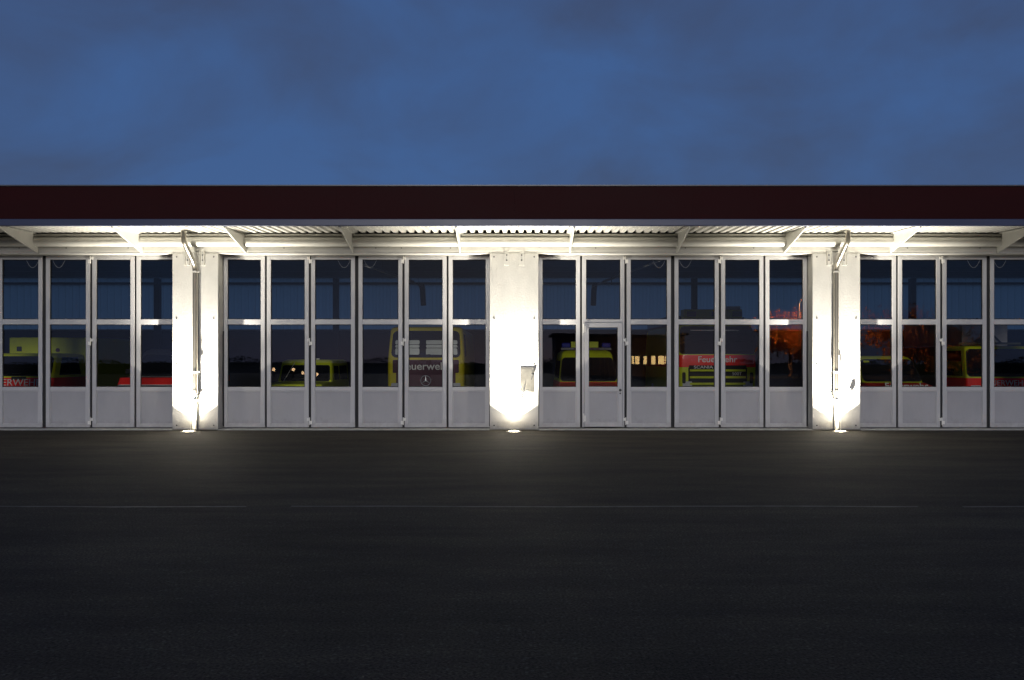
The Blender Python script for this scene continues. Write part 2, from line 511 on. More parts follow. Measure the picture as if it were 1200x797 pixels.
# the hall behind the gates: rear wall with a translucent band, side walls, posts
RY = 15.5
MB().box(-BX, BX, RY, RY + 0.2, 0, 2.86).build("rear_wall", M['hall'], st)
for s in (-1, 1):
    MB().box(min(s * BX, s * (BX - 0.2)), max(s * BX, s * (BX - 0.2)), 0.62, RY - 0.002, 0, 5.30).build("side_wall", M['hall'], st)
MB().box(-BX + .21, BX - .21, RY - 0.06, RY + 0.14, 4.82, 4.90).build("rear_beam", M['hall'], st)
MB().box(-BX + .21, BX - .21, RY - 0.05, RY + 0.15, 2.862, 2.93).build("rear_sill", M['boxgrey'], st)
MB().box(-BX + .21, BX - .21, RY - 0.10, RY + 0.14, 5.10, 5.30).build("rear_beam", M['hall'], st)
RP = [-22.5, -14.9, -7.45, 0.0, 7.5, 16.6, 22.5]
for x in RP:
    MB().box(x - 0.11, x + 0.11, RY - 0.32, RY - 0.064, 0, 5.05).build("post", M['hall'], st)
for a, b in zip(RP, RP[1:]):
    d = MB(); n = int((b - a - 0.02) / 0.29); w = (b - a - 0.02) / n
    for i in range(n):
        x0 = a + 0.01 + i * w
        pr = [(x0, 0), (x0 + w * .44, 0), (x0 + w * .5, 0.022), (x0 + w * .94, 0.022), (x0 + w, 0)]
        for p, q in zip(pr, pr[1:]):
            vs = [d.bm.verts.new(v) for v in ((p[0], RY + 0.02 + p[1], 2.93), (q[0], RY + 0.02 + q[1], 2.93), (q[0], RY + 0.02 + q[1], 5.10), (p[0], RY + 0.02 + p[1], 5.10))]
            d.bm.faces.new(vs)
    d.build("translucent_sheet", M['sheet'], st)

# ------------------------------------------------------------------ folding gates
GY = 0.34                                  # front face of the leaves
LZ = dict(top=4.122, g1t=4.04, g1b=2.612, g2t=2.49, g2b=0.998, pt=0.905, pb=0.115, bot=0.035)
LAY = [(0.6, 49.3), (51.7, 101.2), (104.0, 155.8), (160.0, 211.8), (214.6, 264.1), (266.5, 315.2)]
ST = 0.094
GATE_LABELS = ["white folding gate at far left, tall yellow ambulance van behind its panes",
               "white folding gate left of middle pillar, star emblem truck behind its panes",
               "white folding gate with a small walk-through door in its second leaf",
               "white folding gate at far right, orange tree glow in its panes"]

def frame_boxes(mb, x0, x1, z0, z1, st_, rails, y0, y1):
    mb.box(x0, x0 + st_, y0, y1, z0, z1)
    mb.box(x1 - st_, x1, y0, y1, z0, z1)
    for a, b in rails: mb.box(x0 + st_ + 0.0005, x1 - st_ - 0.0005, y0 + 0.002, y1, a, b)

def bead(x0, x1, z0, z1, y, w=0.014, t=0.012):
    b = MB()
    b.box(x0, x0 + w, y - t, y, z0, z1); b.box(x1 - w, x1, y - t, y, z0, z1)
    b.box(x0 + w + .0005, x1 - w - .0005, y - t, y, z0, z0 + w); b.box(x0 + w + .0005, x1 - w - .0005, y - t, y, z1 - w, z1)
    return b

def hinge(parent, x, z, flip):
    h = MB()
    s = -1 if flip else 1
    h.box(x - 0.03 - s * 0.028, x + 0.03 - s * 0.028, GY - 0.045, GY - 0.002, z - 0.075, z + 0.005)
    h.box(x - 0.022 + s * 0.036, x + 0.022 + s * 0.036, GY - 0.035, GY - 0.002, z + 0.008, z + 0.075)
    h.tube([(x, GY - 0.03, z - 0.09), (x, GY - 0.03, z + 0.09)], 0.013, 8)
    h.build("hinge", M['hinge'], parent, bevel=0.003)

for gi, (a, b) in enumerate(OPEN):
    gate = tag(empty("folding_gate", (a, 0, 0)), GATE_LABELS[gi], "gate", "folding gates of the fire station")
    k = (b - a) / 315.8
    for li, (p0, p1) in enumerate(LAY):
        x0, x1 = p0 * k, p1 * k
        fr = MB()
        z = LZ
        wicket = (gi == 2 and li == 1)
        if not wicket:
            frame_boxes(fr, x0, x1, z['bot'], z['top'], ST,
                        [(z['bot'], z['pb']), (z['pt'], z['g2b']), (z['g2t'], z['g1b']), (z['g1t'], z['top'])], GY, GY + 0.06)
        else:
            frame_boxes(fr, x0, x1, z['bot'], z['top'], 0.045, [(2.535, z['g1b']), (z['g1t'], z['top'])], GY, GY + 0.06)
            fr.box(x0 + 0.046, x0 + ST, GY + 0.001, GY + 0.06, z['g1b'] + .0005, z['g1t'] - .0005)
            fr.box(x1 - ST, x1 - 0.046, GY + 0.001, GY + 0.06, z['g1b'] + .0005, z['g1t'] - .0005)
        leaf = fr.build("leaf", M['leaf'], gate, bevel=0.004)
        i0, i1 = x0 + ST, x1 - ST
        for (zb, zt) in ((z['g1b'], z['g1t']), (z['g2b'], z['g2t'])):
            if wicket and zb < 2: continue
            bead(i0 + .001, i1 - .001, zb + .001, zt - .001, GY + 0.034, 0.016, 0.012).build("gasket", M['rubber'], leaf)
            MB().box(i0 + 0.004, i1 - 0.004, GY + 0.036, GY + 0.044, zb + 0.004, zt - 0.004).build("pane", M['glass'], leaf)
            pane = leaf.children[-1]; pc = Vector(((i0 + i1) / 2, GY + 0.04, (zb + zt) / 2))
            pane.matrix_basis = Matrix.Translation(pc) @ Matrix.Rotation(random.uniform(-.002, .002), 4, 'Z') @ Matrix.Rotation(random.uniform(-.0008, .0008), 4, 'X') @ Matrix.Translation(-pc)
        if not wicket:
            MB().box(i0 + .001, i1 - .001, GY + 0.024, GY + 0.05, z['pb'] + .001, z['pt'] - .001).build("panel", M['panel'], leaf)
            bead(i0 + .003, i1 - .003, z['pb'] + .003, z['pt'] - .003, GY + 0.0238, 0.016, 0.012).build("moulding", M['leaf'], leaf)
        else:
            d0, d1 = x0 + 0.052, x1 - 0.052
            dm = MB(); frame_boxes(dm, d0, d1, 0.05, 2.525, 0.105, [(0.05, 0.145), (z['pt'] - 0.01, z['g2b'] + 0.005), (2.42, 2.525)], GY - 0.012, GY + 0.055)
            dm.build("wicket_door", M['leaf'], leaf, bevel=0.004)
            e0, e1 = d0 + 0.105, d1 - 0.105
            bead(e0 + .001, e1 - .001, z['g2b'] + .006, 2.419, GY + 0.03, 0.014, 0.012).build("gasket", M['rubber'], leaf)
            MB().box(e0 + 0.004, e1 - 0.004, GY + 0.032, GY + 0.040, z['g2b'] + 0.008, 2.417).build("pane", M['glass'], leaf)
            MB().box(e0 + .001, e1 - .001, GY + 0.010, GY + 0.04, 0.146, z['pt'] - .011).build("panel", M['panel'], leaf)
            bead(e0 + .003, e1 - .003, 0.15, z['pt'] - .014, GY + 0.0098, 0.016, 0.011).build("moulding", M['leaf'], leaf)
            hx = d1 - 0.05
            hn = MB().tube([(hx, GY - 0.014, 0.925), (hx, GY - 0.035, 0.925)], 0.032, 14)
            hn.tube([(hx, GY - 0.035, 0.925), (hx, GY - 0.075, 0.925), (hx, GY - 0.085, 0.925)], [0.012, 0.012, 0.024], 12)
            hn.build("door_knob", M['dark'], leaf)
            MB().tube([(hx, GY - 0.014, 0.845), (hx, GY - 0.024, 0.845)], 0.018, 12).build("lock_cylinder", M['dark'], leaf)
            for hz in (2.40, 0.27):
                hb = MB().box(d0 - 0.028, d0 + 0.028, GY - 0.05, GY - 0.014, hz - 0.09, hz + 0.05)
                hb.tube([(d0 - 0.02, GY - 0.045, hz - 0.11), (d0 - 0.02, GY - 0.045, hz + 0.10)], 0.016, 8)
                hb.build("hinge", M['hinge'], leaf, bevel=0.003)
        # hinges where the leaves fold outwards
        if li in (1, 3):
            hx = (p1 + (LAY[li + 1][0] - p1) / 2) * k
            for hz in (4.03, 2.075, 0.185): hinge(leaf, hx, hz, (li == 1))
        # slack cable loop behind the upper pane of the middle leaves
        if li in (2, 3):
            s = 1 if li == 2 else -1
            xa = x1 - 0.12 if li == 2 else x0 + 0.12
            pts = []
            for q in range(13):
                u = q / 12
                pts.append((xa - s * 0.30 * u, GY + 0.075, 4.03 - 0.19 * math.sin(math.pi * min(1, u * 1.02)) ** 0.8 + 0.02 * (1 - u)))
            MB().tube(pts, 0.0045, 6).build("cable", M['boxgrey'], leaf)
        # outer safety edge, black rubber on the lower half
        if li in (0, 5):
            xe = x0 - 0.010 if li == 0 else x1 - 0.014
            MB().box(xe, xe + 0.024, GY - 0.028, GY - 0.001, 0.06, 2.33).build("safety_edge", M['rubber'], leaf)
        # rubber seals filling the gap to the next leaf
        if li < 5:
            xn = LAY[li + 1][0] * k
            MB().box(x1 + 0.001, xn - 0.001, GY + 0.030, GY + 0.055, z['bot'] + .01, z['top']).build("rubber_seal", M['rubber'], leaf)
    # drive housing beam inside, top guide rail
    MB().box(0.02, b - a - 0.02, GY + 0.085, GY + 0.24, 4.10, 4.13).build("guide_rail", M['dark'], gate)

# ------------------------------------------------------------------ uplights sunk in the ground
UP_Y = -0.37
UP = [(-7.50, "glowing sunken ground uplight below the left pillar with the downpipe"),
      (-0.015, "glowing sunken ground uplight below the middle pillar with the key box"),
      (7.49, "glowing sunken ground uplight below the right pillar with the downpipe")]
def uplight(x, label):
    t = tag(empty("ground_uplight", (x, UP_Y, 0)), label, "light", "sunken uplights in front of the pillars")
    MB().lathe([(0.115, -0.02), (0.115, 0.006), (0.125, 0.008), (0.165, 0.006), (0.178, 0.001), (0.178, -0.02)], 32).build("trim_ring", M['steel'], t, smooth=True)
    lens = mat("uplight_lens", (0.9, 0.88, 0.8), 0.3, emit=(1.0, 0.86, 0.60), estr=40.0)
    MB().lathe([(0.0005, 0.012), (0.06, 0.0118), (0.106, 0.0105), (0.114, -0.01), (0.0005, -0.012)], 32).build("lens", lens, t, smooth=True)
    for nm, cone, blend, pw in (("wide_beam", 101, 0.04, 240), ("narrow_beam", 84, 1.0, 3900), ("stray_glow", 150, 0.6, 22)):
        ld = bpy.data.lights.new(nm, 'SPOT')
        ld.energy = pw; ld.spot_size = R(cone); ld.spot_blend = blend; ld.shadow_soft_size = 0.02
        ld.color = (1.0, 0.935, 0.80)
        lo = bpy.data.objects.new(nm, ld)
        lo.location = (0, 0, 0.03); lo.rotation_euler = (R(180), 0, 0)
        COL.objects.link(lo); lo.parent = t
    return t
for x, l in UP: uplight(x, l)

# ------------------------------------------------------------------ downpipes
def downpipe(x, sx, label):
    t = tag(empty("downpipe", (x, 0, 0)), label, "downpipe", "steel downpipes on the pillars")
    py = -0.095
    MB().tube([(0, py, 0.90), (0, py, 3.72), (0, py - 0.03, 3.82), (0, py - 0.10, 3.90), (sx * 0.02, -0.66, 4.28), (sx * 0.02, -0.72, 4.34), (sx * 0.02, -0.74, 4.56)],
              0.058, 20).build("pipe", M['steel'], t, smooth=True)
    MB().tube([(sx * 0.01, py, 0.0), (sx * 0.01, py, 0.86)], 0.050, 18).build("standpipe", M['white'], t, smooth=True)
    MB().tube([(0, py, 0.86), (0, py, 0.94)], 0.066, 18).build("pipe_collar", M['steel'], t, smooth=True)
    for z in (3.70, 1.36, 0.70):
        c = MB().tube([(0, py, z - 0.018), (0, py, z + 0.018)], 0.069, 20)
        c.box(-0.012, 0.012, py + 0.06, -0.002, z - 0.015, z + 0.015)
        c.box(0.066, 0.10, py - 0.008, py + 0.008, z - 0.016, z + 0.016)
        c.build("pipe_clamp", M['white'], t)
    MB().tube([(sx * 0.13, -0.022, 0.0), (sx * 0.13, -0.022, 1.62)], 0.014, 8).build("conduit", M['white'], t)
    gr = MB().lathe([(0.075, 0.0), (0.085, 0.0), (0.085, 0.012), (0.06, 0.03)], 18, (sx * 0.01, py, 0.0))
    gr.build("foot_collar", M['dark'], t)
downpipe(-7.45, -1, "stainless downpipe with sloped top on the left uplit pillar")
downpipe(7.50, 1, "stainless downpipe with sloped top on the right uplit pillar")

# ------------------------------------------------------------------ key box and switches
t = tag(empty("key_box", (0.30, 0, 1.18)), "flat metal key box with dark knob on the middle pillar", "key box")
MB().box(-0.16, 0.16, -0.012, -0.001, -0.30, 0.29).build("back_plate", M['plate'], t, bevel=0.004)
MB().box(-0.14, 0.105, -0.018, -0.0125, -0.27, 0.25).build("cover", M['plate'], t, bevel=0.002)
k_ = MB().tube([(0.125, -0.012, 0.13), (0.125, -0.05, 0.13)], [0.034, 0.03], 14)
k_.build("knob", M['rubber'], t)
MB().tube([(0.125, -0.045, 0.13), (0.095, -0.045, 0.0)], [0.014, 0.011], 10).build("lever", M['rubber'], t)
MB().box(-0.03, 0.03, -0.024, -0.0185, -0.262, -0.235).build("keyhole_slot", M['rubber'], t)
MB().tube([(-0.052, -0.035, -0.09), (-0.085, -0.035, -0.24), (-0.125, -0.035, -0.42)], [0.009, 0.020, 0.024], 10).build("shadow_bar", M['rubber'], t)  # black bar shaped like the diagonal shadow beside the plate
t = tag(empty("wall_stud", (0.175, 0, 0.80)), "small peg below the key box casting a long shadow", "peg")
MB().tube([(0, -0.001, 0), (0, -0.05, 0)], [0.022, 0.018], 12).build("peg", M['white'], t)
MB().tube([(0, -0.001, 0), (0, -0.008, 0)], 0.032, 14).build("peg_plate", M['white'], t)
t = tag(empty("key_switch", (7.86, 0, 0.90)), "small box switch low on the right pillar beside the downpipe", "switch")
MB().box(-0.035, 0.035, -0.075, -0.001, -0.05, 0.07).build("switch_box", M['white'], t, bevel=0.008)
MB().tube([(0, -0.04, -0.05), (0, -0.04, -0.13)], 0.012, 10).build("conduit_stub", M['dark'], t)
MB().tube([(0, -0.075, 0.02), (0, -0.086, 0.02)], 0.02, 12).build("lock_cylinder", M['steel'], t)

# ------------------------------------------------------------------ vehicles
def interp(rings, z):
    for (za, fa, wa), (zb, fb, wb) in zip(rings, rings[1:]):
        if za <= z <= zb:
            u = (z - za) / max(1e-6, zb - za)
            return fa + (fb - fa) * u, wa + (wb - wa) * u
    return rings[-1][1], rings[-1][2]

def ring(z, f, w, L, r, off=0.0):
    pts = []
    f -= off; w += off; L += off
    for cx, cy_, a0 in ((w - r, f + r, -90), (w - r, L - r, 0), (-w + r, L - r, 90), (-w + r, f + r, 180)):
        for q in range(5):
            a = R(a0 + q * 22.5)
            pts.append(Vector((cx + r * math.cos(a), cy_ + r * math.sin(a), z)))
    return pts

def rrect(x0, x1, z0, z1, r):
    out = []
    for cx, cz, a0 in ((x1 - r, z1 - r, 0), (x0 + r, z1 - r, 90), (x0 + r, z0 + r, 180), (x1 - r, z0 + r, 270)):
        for q in range(5):
            a = R(a0 + q * 22.5)
            out.append((cx + r * math.cos(a), cz + r * math.sin(a)))
    return out

def front_panel(rings, z0, z1, x0, x1, off, r=0.05, t=0.03):
    rows = [[], []]
    zm = (z0 + z1) / 2; _, wm = interp(rings, zm)
    for x, z in rrect(x0, x1, z0, z1, r):
        f, w = interp(rings, z)
        rows[0].append(Vector((x * w / wm, f - off, z)))
        rows[1].append(Vector((x * w / wm, f - off + t, z)))
    mb = MB(); mb.loft(rows); return mb

def side_panel(rings, pts, s, off, t=0.02):
    rows = [[], []]
    for y, z in pts:
        f, w = interp(rings, z)
        rows[0].append(Vector((s * (w + off), y, z)))
        rows[1].append(Vector((s * (w + off - t), y, z)))
    mb = MB(); mb.loft(rows); return mb

def wheel(parent, x, y, r, wd):
    w = MB()
    w.loft([[Vector((x + dx, y + rr * math.cos(2 * math.pi * k / 22), r + rr * math.sin(2 * math.pi * k / 22))) for k in range(22)]
            for dx, rr in ((-wd / 2, r * .82), (-wd / 2 + .03, r), (wd / 2 - .03, r), (wd / 2, r * .82))])
    o = w.build("wheel", M['tyre'], parent, smooth=True)
    q = MB()
    q.loft([[Vector((x + dx, y + rr * math.cos(2 * math.pi * k / 18), r + rr * math.sin(2 * math.pi * k / 18))) for k in range(18)]
            for dx, rr in ((-wd / 2 - .01, r * .3), (-wd / 2 - .004, r * .58), (wd / 2 + .004, r * .58), (wd / 2 + .01, r * .3))])
    q.build("rim", M['chrome'], o, smooth=True)

def vehicle(name, label, cat, x, y, rings, L, r, paint, ws, band=None, bandm=None, rz=0.0, wheel_r=0.36, axles=(0.9, 3.4),
            side_windows=(), mirrors=None, wipers=True, glass_r=0.10, bumper=(0.35, 0.62)):
    t = tag(empty(name, (x, y, 0.006), rz), label, cat, "fire brigade vehicles parked in the hall")
    zt, ft, wt = rings[-1]
    full = [ring(z, f, w, L, r) for z, f, w in rings]
    full.append(ring(zt + 0.05, ft + 0.12, wt - 0.10, L - 0.10, r))
    MB().loft(full).build("body", M[paint], t, smooth=True)
    if ws:
        z0, z1, xw = ws
        o = front_panel(rings, z0, z1, -xw, xw, 0.014, glass_r).build("windscreen", M['carglass'], t, smooth=True)
        front_panel(rings, z0 - 0.025, z1 + 0.02, -xw - 0.025, xw + 0.025, 0.007, glass_r + 0.02).build("windscreen_seal", M['rubber'], t, smooth=True)
        if wipers:
            for s in (-0.52, 0.18):
                f0, _ = interp(rings, z0); f1, _ = interp(rings, z0 + 0.10)
                MB().tube([(s * xw, f0 - 0.035, z0 - 0.02), (s * xw + 0.32 * xw, f1 - 0.03, z0 + 0.05), (s * xw + 0.66 * xw, f1 - 0.03, z0 + 0.07)], 0.011, 6).build("wiper", M['rubber'], t)
    if band:
        z0, z1 = band
        zs = [z0] + [q[0] for q in rings if z0 < q[0] < z1] + [z1]
        rows = []
        for z in zs:
            f, w = interp(rings, z); rows.append(ring(z, f, w, L, r, 0.006))
        MB().loft(rows, cap=False).build("band", M[bandm], t, smooth=True)
    for s in (-1, 1):
        for pts in side_windows:
            side_panel(rings, pts, s, 0.008).build("side_window", M['carglass'], t)
        f, w = interp(rings, bumper[1] + 0.12)
        MB().prism([(p[0] + s * (w - 0.27), f - 0.012, p[1] + bumper[1] + 0.12) for p in rrect(-0.15, 0.15, -0.085, 0.085, 0.03)], (0, 0.03, 0)).build("headlight", M['lampglass'], t)
        for yy in axles:
            wheel(t, s * (rings[0][2] - 0.13), yy, wheel_r, 0.26)
        if mirrors:
            zc, sz, out = mirrors
            f, w = interp(rings, zc)
            mb = MB().tube([(s * w, f + 0.18, zc + sz * .4), (s * (w + out), f + 0.02, zc + sz * .4), (s * (w + out), f + 0.02, zc)], 0.014, 8)
            arm = mb.build("mirror_arm", M['rubber'], t)
            MB().box(s * (w + out) - 0.10, s * (w + out) + 0.10, f - 0.04, f + 0.06, zc - sz / 2, zc + sz / 2).build("mirror", M['rubber'], arm, bevel=0.03)
    b0, b1 = bumper
    f, w = interp(rings, b0)
    MB().loft([ring(z, f - o, w + 0.015, f + 0.5, 0.12, 0) for z, o in ((b0, 0.02), (b0 + 0.03, 0.06), (b1 - 0.03, 0.06), (b1, 0.02))]).build("bumper", M['darkpaint'], t, smooth=True)
    return t

def px(p, depth): return (p - 603) * depth / 980.0
def pz(p, depth): return CAM_H + (422 - p) * depth / 980.0

# --- big truck with slatted grille (right of the wicket gate)
D = 27.0; yv = D - CAM_D
rg = [(0.45, 0.02, 1.24), (1.0, 0.0, 1.25), (1.40, 0.0, 1.25), (1.82, 0.03, 1.25), (2.68, 0.20, 1.19), (2.80, 0.24, 1.17)]
v = vehicle("fire_engine", "red and lime fire engine with slatted grille and roof sign", "fire engine",
            px(841, D), yv, rg, 7.0, 0.14, 'lime', (1.85, 2.72, 1.17), (1.405, 1.80), 'red', wheel_r=0.5, axles=(1.4, 5.2),
            mirrors=(2.25, 0.42, 0.16), bumper=(0.42, 0.74),
            side_windows=[[(0.45, 1.85), (1.4, 1.85), (1.4, 2.55), (0.62, 2.55)]])
text("lettering", "Feuerwehr", 0.27, (0.0, -0.012, 1.65), M['print'], v, width=1.26, offset=0.003)
gq = front_panel(rg, 0.80, 1.465, -0.93, 0.93, 0.0125, 0.03).build("grille", M['rubber'], v)
for zc in (0.87, 1.08, 1.30):
    MB().box(-0.90, 0.90, -0.035, 0.02, zc - 0.034, zc + 0.034).build("grille_slat", M['lime'], gq, bevel=0.01)
text("lettering", "SCANIA", 0.135, (-0.46, -0.022, 1.403), M['print'], v, width=0.62, offset=0.002)
text("lettering", "500T", 0.14, (0.62, -0.022, 1.19), M['print'], v, width=0.30)
for s in (-1, 1):
    front_panel(rg, 0.88, 1.24, s * 1.09 - 0.055, s * 1.09 + 0.055, 0.012, 0.04).build("side_slot", M['rubber'], v)
    front_panel(rg, 0.80, 1.39, s * 0.935 - 0.012, s * 0.935 + 0.012, 0.012, 0.005).build("panel_gap", M['rubber'], v)
MB().box(-0.86, 0.72, 0.10, 0.115, 2.585, 2.615).build("visor_highlight", M['print'], v)  # thin pale strip, paints the light caught along the visor
sg = MB().box(-1.04, 0.86, 0.25, 0.8, 3.00, 3.29).build("roof_sign", M['lime'], v, bevel=0.015)
for xc, wd, m_ in ((-0.79, 0.30, 'plum'), (-0.05, 0.18, 'darkpaint'), (0.70, 0.32, 'plum')):
    MB().box(xc - wd / 2, xc + wd / 2, 0.236, 0.2485, 3.05, 3.22).build("sign_marker", M[m_], sg)
MB().box(0.18, 0.82, 0.30, 0.7, 3.293, 3.39).build("roof_hatch", M['print'], v, bevel=0.01)
for s in (-1, 1):
    MB().box(s * 0.8 - 0.03, s * 0.8 + 0.03, 0.4, 0.6, 2.82, 2.998).build("sign_leg", M['dark'], v)
    MB().lathe([(0.08, 0), (0.09, 0.03), (0.08, 0.17), (0.03, 0.20)], 16, (s * 1.02 - 0.02, 0.7, 2.85)).build("beacon", M['blue'], v, smooth=True)
MB().box(-1.18, 1.18, 2.2, 6.9, 2.86, 3.18).build("equipment_body", M['darkpaint'], v, bevel=0.03)

# --- yellow framed truck with the star emblem
D = 25.8; yv = D - CAM_D
rg = [(0.40, 0.02, 1.17), (0.9, 0.0, 1.19), (1.62, 0.0, 1.19), (1.68, 0.02, 1.19), (2.55, 0.16, 1.13), (2.63, 0.20, 1.10)]
v = vehicle("fire_engine", "yellow framed fire engine with dark red front and round star emblem", "fire engine",
            px(499, D), yv, rg, 6.5, 0.16, 'yellow', (1.735, 2.525, 1.03), None, None, wheel_r=0.48, axles=(1.2, 4.8),
            bumper=(0.40, 0.72), glass_r=0.14, side_windows=[[(0.4, 1.75), (1.3, 1.75), (1.3, 2.45), (0.52, 2.45)]])
front_panel(rg, 0.78, 1.635, -0.92, 0.92, 0.010, 0.03).build("front_panel", M['plum'], v)
front_panel(rg, 1.24, 1.64, -1.02, 1.02, 0.016, 0.03).build("band", M['plum'], v)
text("lettering", "Feuerwehr", 0.32, (0.0, -0.026, 1.435), M['print'], v, width=1.52, offset=0.004)
em = empty("star_emblem", (0, -0.03, 1.00), 0, v)
EMR = 0.155
MB().tube([(EMR * math.cos(R(q * 15)), 0, EMR * math.sin(R(q * 15))) for q in range(25)], 0.012, 8, cap=False).build("ring", M['chrome'], em, smooth=True)
for a in (90, 210, 330):
    MB().tube([(0, 0, 0), (EMR * 0.96 * math.cos(R(a)), 0, EMR * 0.96 * math.sin(R(a)))], [0.022, 0.003], 6).build("star_arm", M['chrome'], em)
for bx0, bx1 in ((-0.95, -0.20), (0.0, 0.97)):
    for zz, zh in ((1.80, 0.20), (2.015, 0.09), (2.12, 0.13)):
        front_panel(rg, zz, zz + zh, bx0, bx1, 0.022, 0.04, 0.004).build("painted_reflection", M['pale'], v)  # pale panels over the glass, painting in a bright striped reflection

# --- small lime van with light bar behind the wicket gate
D = 26.5; yv = D - CAM_D
def van_rings(h, w, hood=0.85, belt=1.02):
    return [(0.32, 0.06, w - 0.02), (0.55, 0.0, w), (0.80, 0.03, w), (belt - 0.10, 0.12, w - 0.01), (belt - 0.02, hood * 0.8, w - 0.02), (belt, hood, w - 0.02), (h - 0.10, hood + 0.62, w - 0.13), (h, hood + 0.80, w - 0.17)]
SW = [[(1.35, 1.04), (2.6, 1.04), (2.6, 1.62), (1.75, 1.62)], [(2.75, 1.04), (4.2, 1.04), (4.2, 1.62), (2.75, 1.62)]]
rg = van_rings(1.90, 0.95, 0.8, 0.92)
v = vehicle("fire_van", "lime van with blue light bar behind the walk-through door", "van",
            px(690, D), yv - 0.8, rg, 4.7, 0.12, 'lime', (0.985, 1.70, 0.84), (0.66, 0.94), 'red', axles=(0.85, 3.7), bumper=(0.30, 0.55), side_windows=SW)
lb = MB().box(-0.82, 0.82, 1.75, 2.05, 1.97, 2.04).build("light_bar", M['darkpaint'], v)
MB().box(-0.50, 0.40, 1.76, 2.04, 2.045, 2.24).build("light_bar_sign", M['lime'], lb, bevel=0.01)
for s in (-1, 1):
    MB().box(s * 0.66 - 0.14, s * 0.66 + 0.14, 1.77, 2.03, 2.045, 2.20).build("beacon", M['blue'], lb, bevel=0.03)
for q in range(5):
    MB().box(-0.40 + q * 0.18, -0.29 + q * 0.18, 1.742, 1.749, 1.98, 2.03).build("sign_marker", M['plum'], lb)

# --- lime van right of the right pillar
D = 27.0; yv = D - CAM_D
rg = van_rings(1.72, 0.97, 0.85, 0.92)
v = vehicle("fire_van", "lime van with red bonnet band right of the right pillar", "van",
            px(1047, D - .3), yv - 1.0, rg, 4.8, 0.12, 'lime', (0.965, 1.645, 0.85), (0.60, 0.905), 'red', rz=R(-4), axles=(0.85, 3.8), bumper=(0.28, 0.52),
            side_windows=[[(1.4, 1.02), (2.6, 1.02), (2.6, 1.48), (1.75, 1.48)]])
f, _ = interp(rg, 0.83)
text("lettering", "Feuerwehr", 0.28, (0.12, 0.055, 0.82), M['print'], v, width=1.30, tilt=R(20), offset=0.003)

# --- far right truck with grey box body
D = 25.5; yv = D - CAM_D
rg = [(0.40, 0.02, 1.15), (0.75, 0.0, 1.17), (1.12, 0.02, 1.17), (1.93, 0.22, 1.10), (2.02, 0.28, 1.08)]
v = vehicle("fire_truck", "lime truck with red band and grey box body at far right", "truck",
            px(1133, D) + 1.17, yv, rg, 1.9, 0.08, 'lime', (1.15, 1.96, 1.085), (0.72, 1.085), 'red', wheel_r=0.45, axles=(1.0, 4.6), bumper=(0.36, 0.66),
            side_windows=[[(0.24, 1.14), (1.72, 1.14), (1.72, 1.93), (0.46, 1.93)]])
MB().box(-1.05, 1.05, 1.95, 6.0, 0.5, 2.095).build("chassis_body", M['darkpaint'], v, bevel=0.03)
text("lettering", "FEUERWEHR", 0.24, (0.02, -0.012, 0.93), M['print'], v, width=1.34)
MB().box(-0.30, 1.20, 1.9, 6.0, 2.10, 3.0).build("box_body", M['boxgrey'], v, bevel=0.03)
MB().tube([(-0.95, 0.9, 2.16), (1.0, 0.9, 2.16)], 0.035, 10).build("ladder_rail", M['steel'], v)
MB().tube([(0.15, 1.86, 3.0), (0.95, 1.86, 2.2)], 0.03, 8).build("brace", M['dark'], v)

# --- far left ambulance type van: tall box behind a low cab
D = 26.0; yv = D - CAM_D
rg = [(0.40, 0.04, 1.14), (0.75, 0.0, 1.16), (1.13, 0.06, 1.16), (1.74, 0.42, 1.06), (1.80, 0.47, 1.04)]
xc = px(60.5, D) - 1.16
v = vehicle("ambulance_van", "tall boxy lime van with red front band at far left", "van",
            xc, yv, rg, 2.2, 0.12, 'lime', (1.155, 1.74, 1.03), (0.60, 1.085), 'red', wheel_r=0.4, axles=(1.0,), bumper=(0.36, 0.60),
            side_windows=[[(0.45, 1.16), (1.75, 1.16), (1.75, 1.73), (0.78, 1.73)]])
bx = MB().box(-1.50, 1.16, 2.205, 6.2, 0.42, 2.40).build("box_body", M['lime'], v, bevel=0.05)
MB().box(-1.23, -1.07, 2.19, 2.203, 1.93, 2.09).build("vent", M['dark'], bx)
MB().tube([(0.15, 2.19, 1.97), (0.15, 2.204, 1.97)], 0.07, 16).build("marker_lamp", M['plum'], bx)
for yy in (5.0,):
    for s in (-1, 1): wheel(v, s * 1.0, yy, 0.4, 0.26)
text("lettering", "FEUERWEHR", 0.30, (-0.02, -0.003, 0.93), M['print'], v, width=1.75, tilt=R(6))
front_panel(rg, 1.02, 1.12, -0.12, 0.34, 0.012, 0.02).build("bonnet_vent", M['rubber'], v)

# --- dark low vehicle with a red bonnet beside the left pillar
D = 25.0; yv = D - CAM_D
rg = [(0.34, 0.05, 0.92), (0.62, 0.0, 0.95), (0.86, 0.02, 0.95), (1.10, 0.16, 0.93), (1.14, 0.95, 0.92), (1.86, 1.50, 0.80), (1.94, 1.62, 0.76)]
v = vehicle("command_car", "charcoal car with bright red bonnet front left of the left pillar", "car",
            px(135, D) + 0.95, yv, rg, 4.6, 0.14, 'darkpaint', (1.17, 1.80, 0.76), (0.90, 1.115), 'red', axles=(0.9, 3.7), bumper=(0.30, 0.55),
            mirrors=(1.28, 0.16, 0.14), side_windows=[[(1.5, 1.18), (2.6, 1.18), (2.6, 1.74), (1.85, 1.74)]])
front_panel(rg, 0.880, 0.897, -0.85, 0.85, 0.014, 0.005).build("chrome_strip", M['print'], v)
front_panel(rg, 1.116, 1.132, -0.80, 0.80, 0.010, 0.005).build("bonnet_edge", M['print'], v)

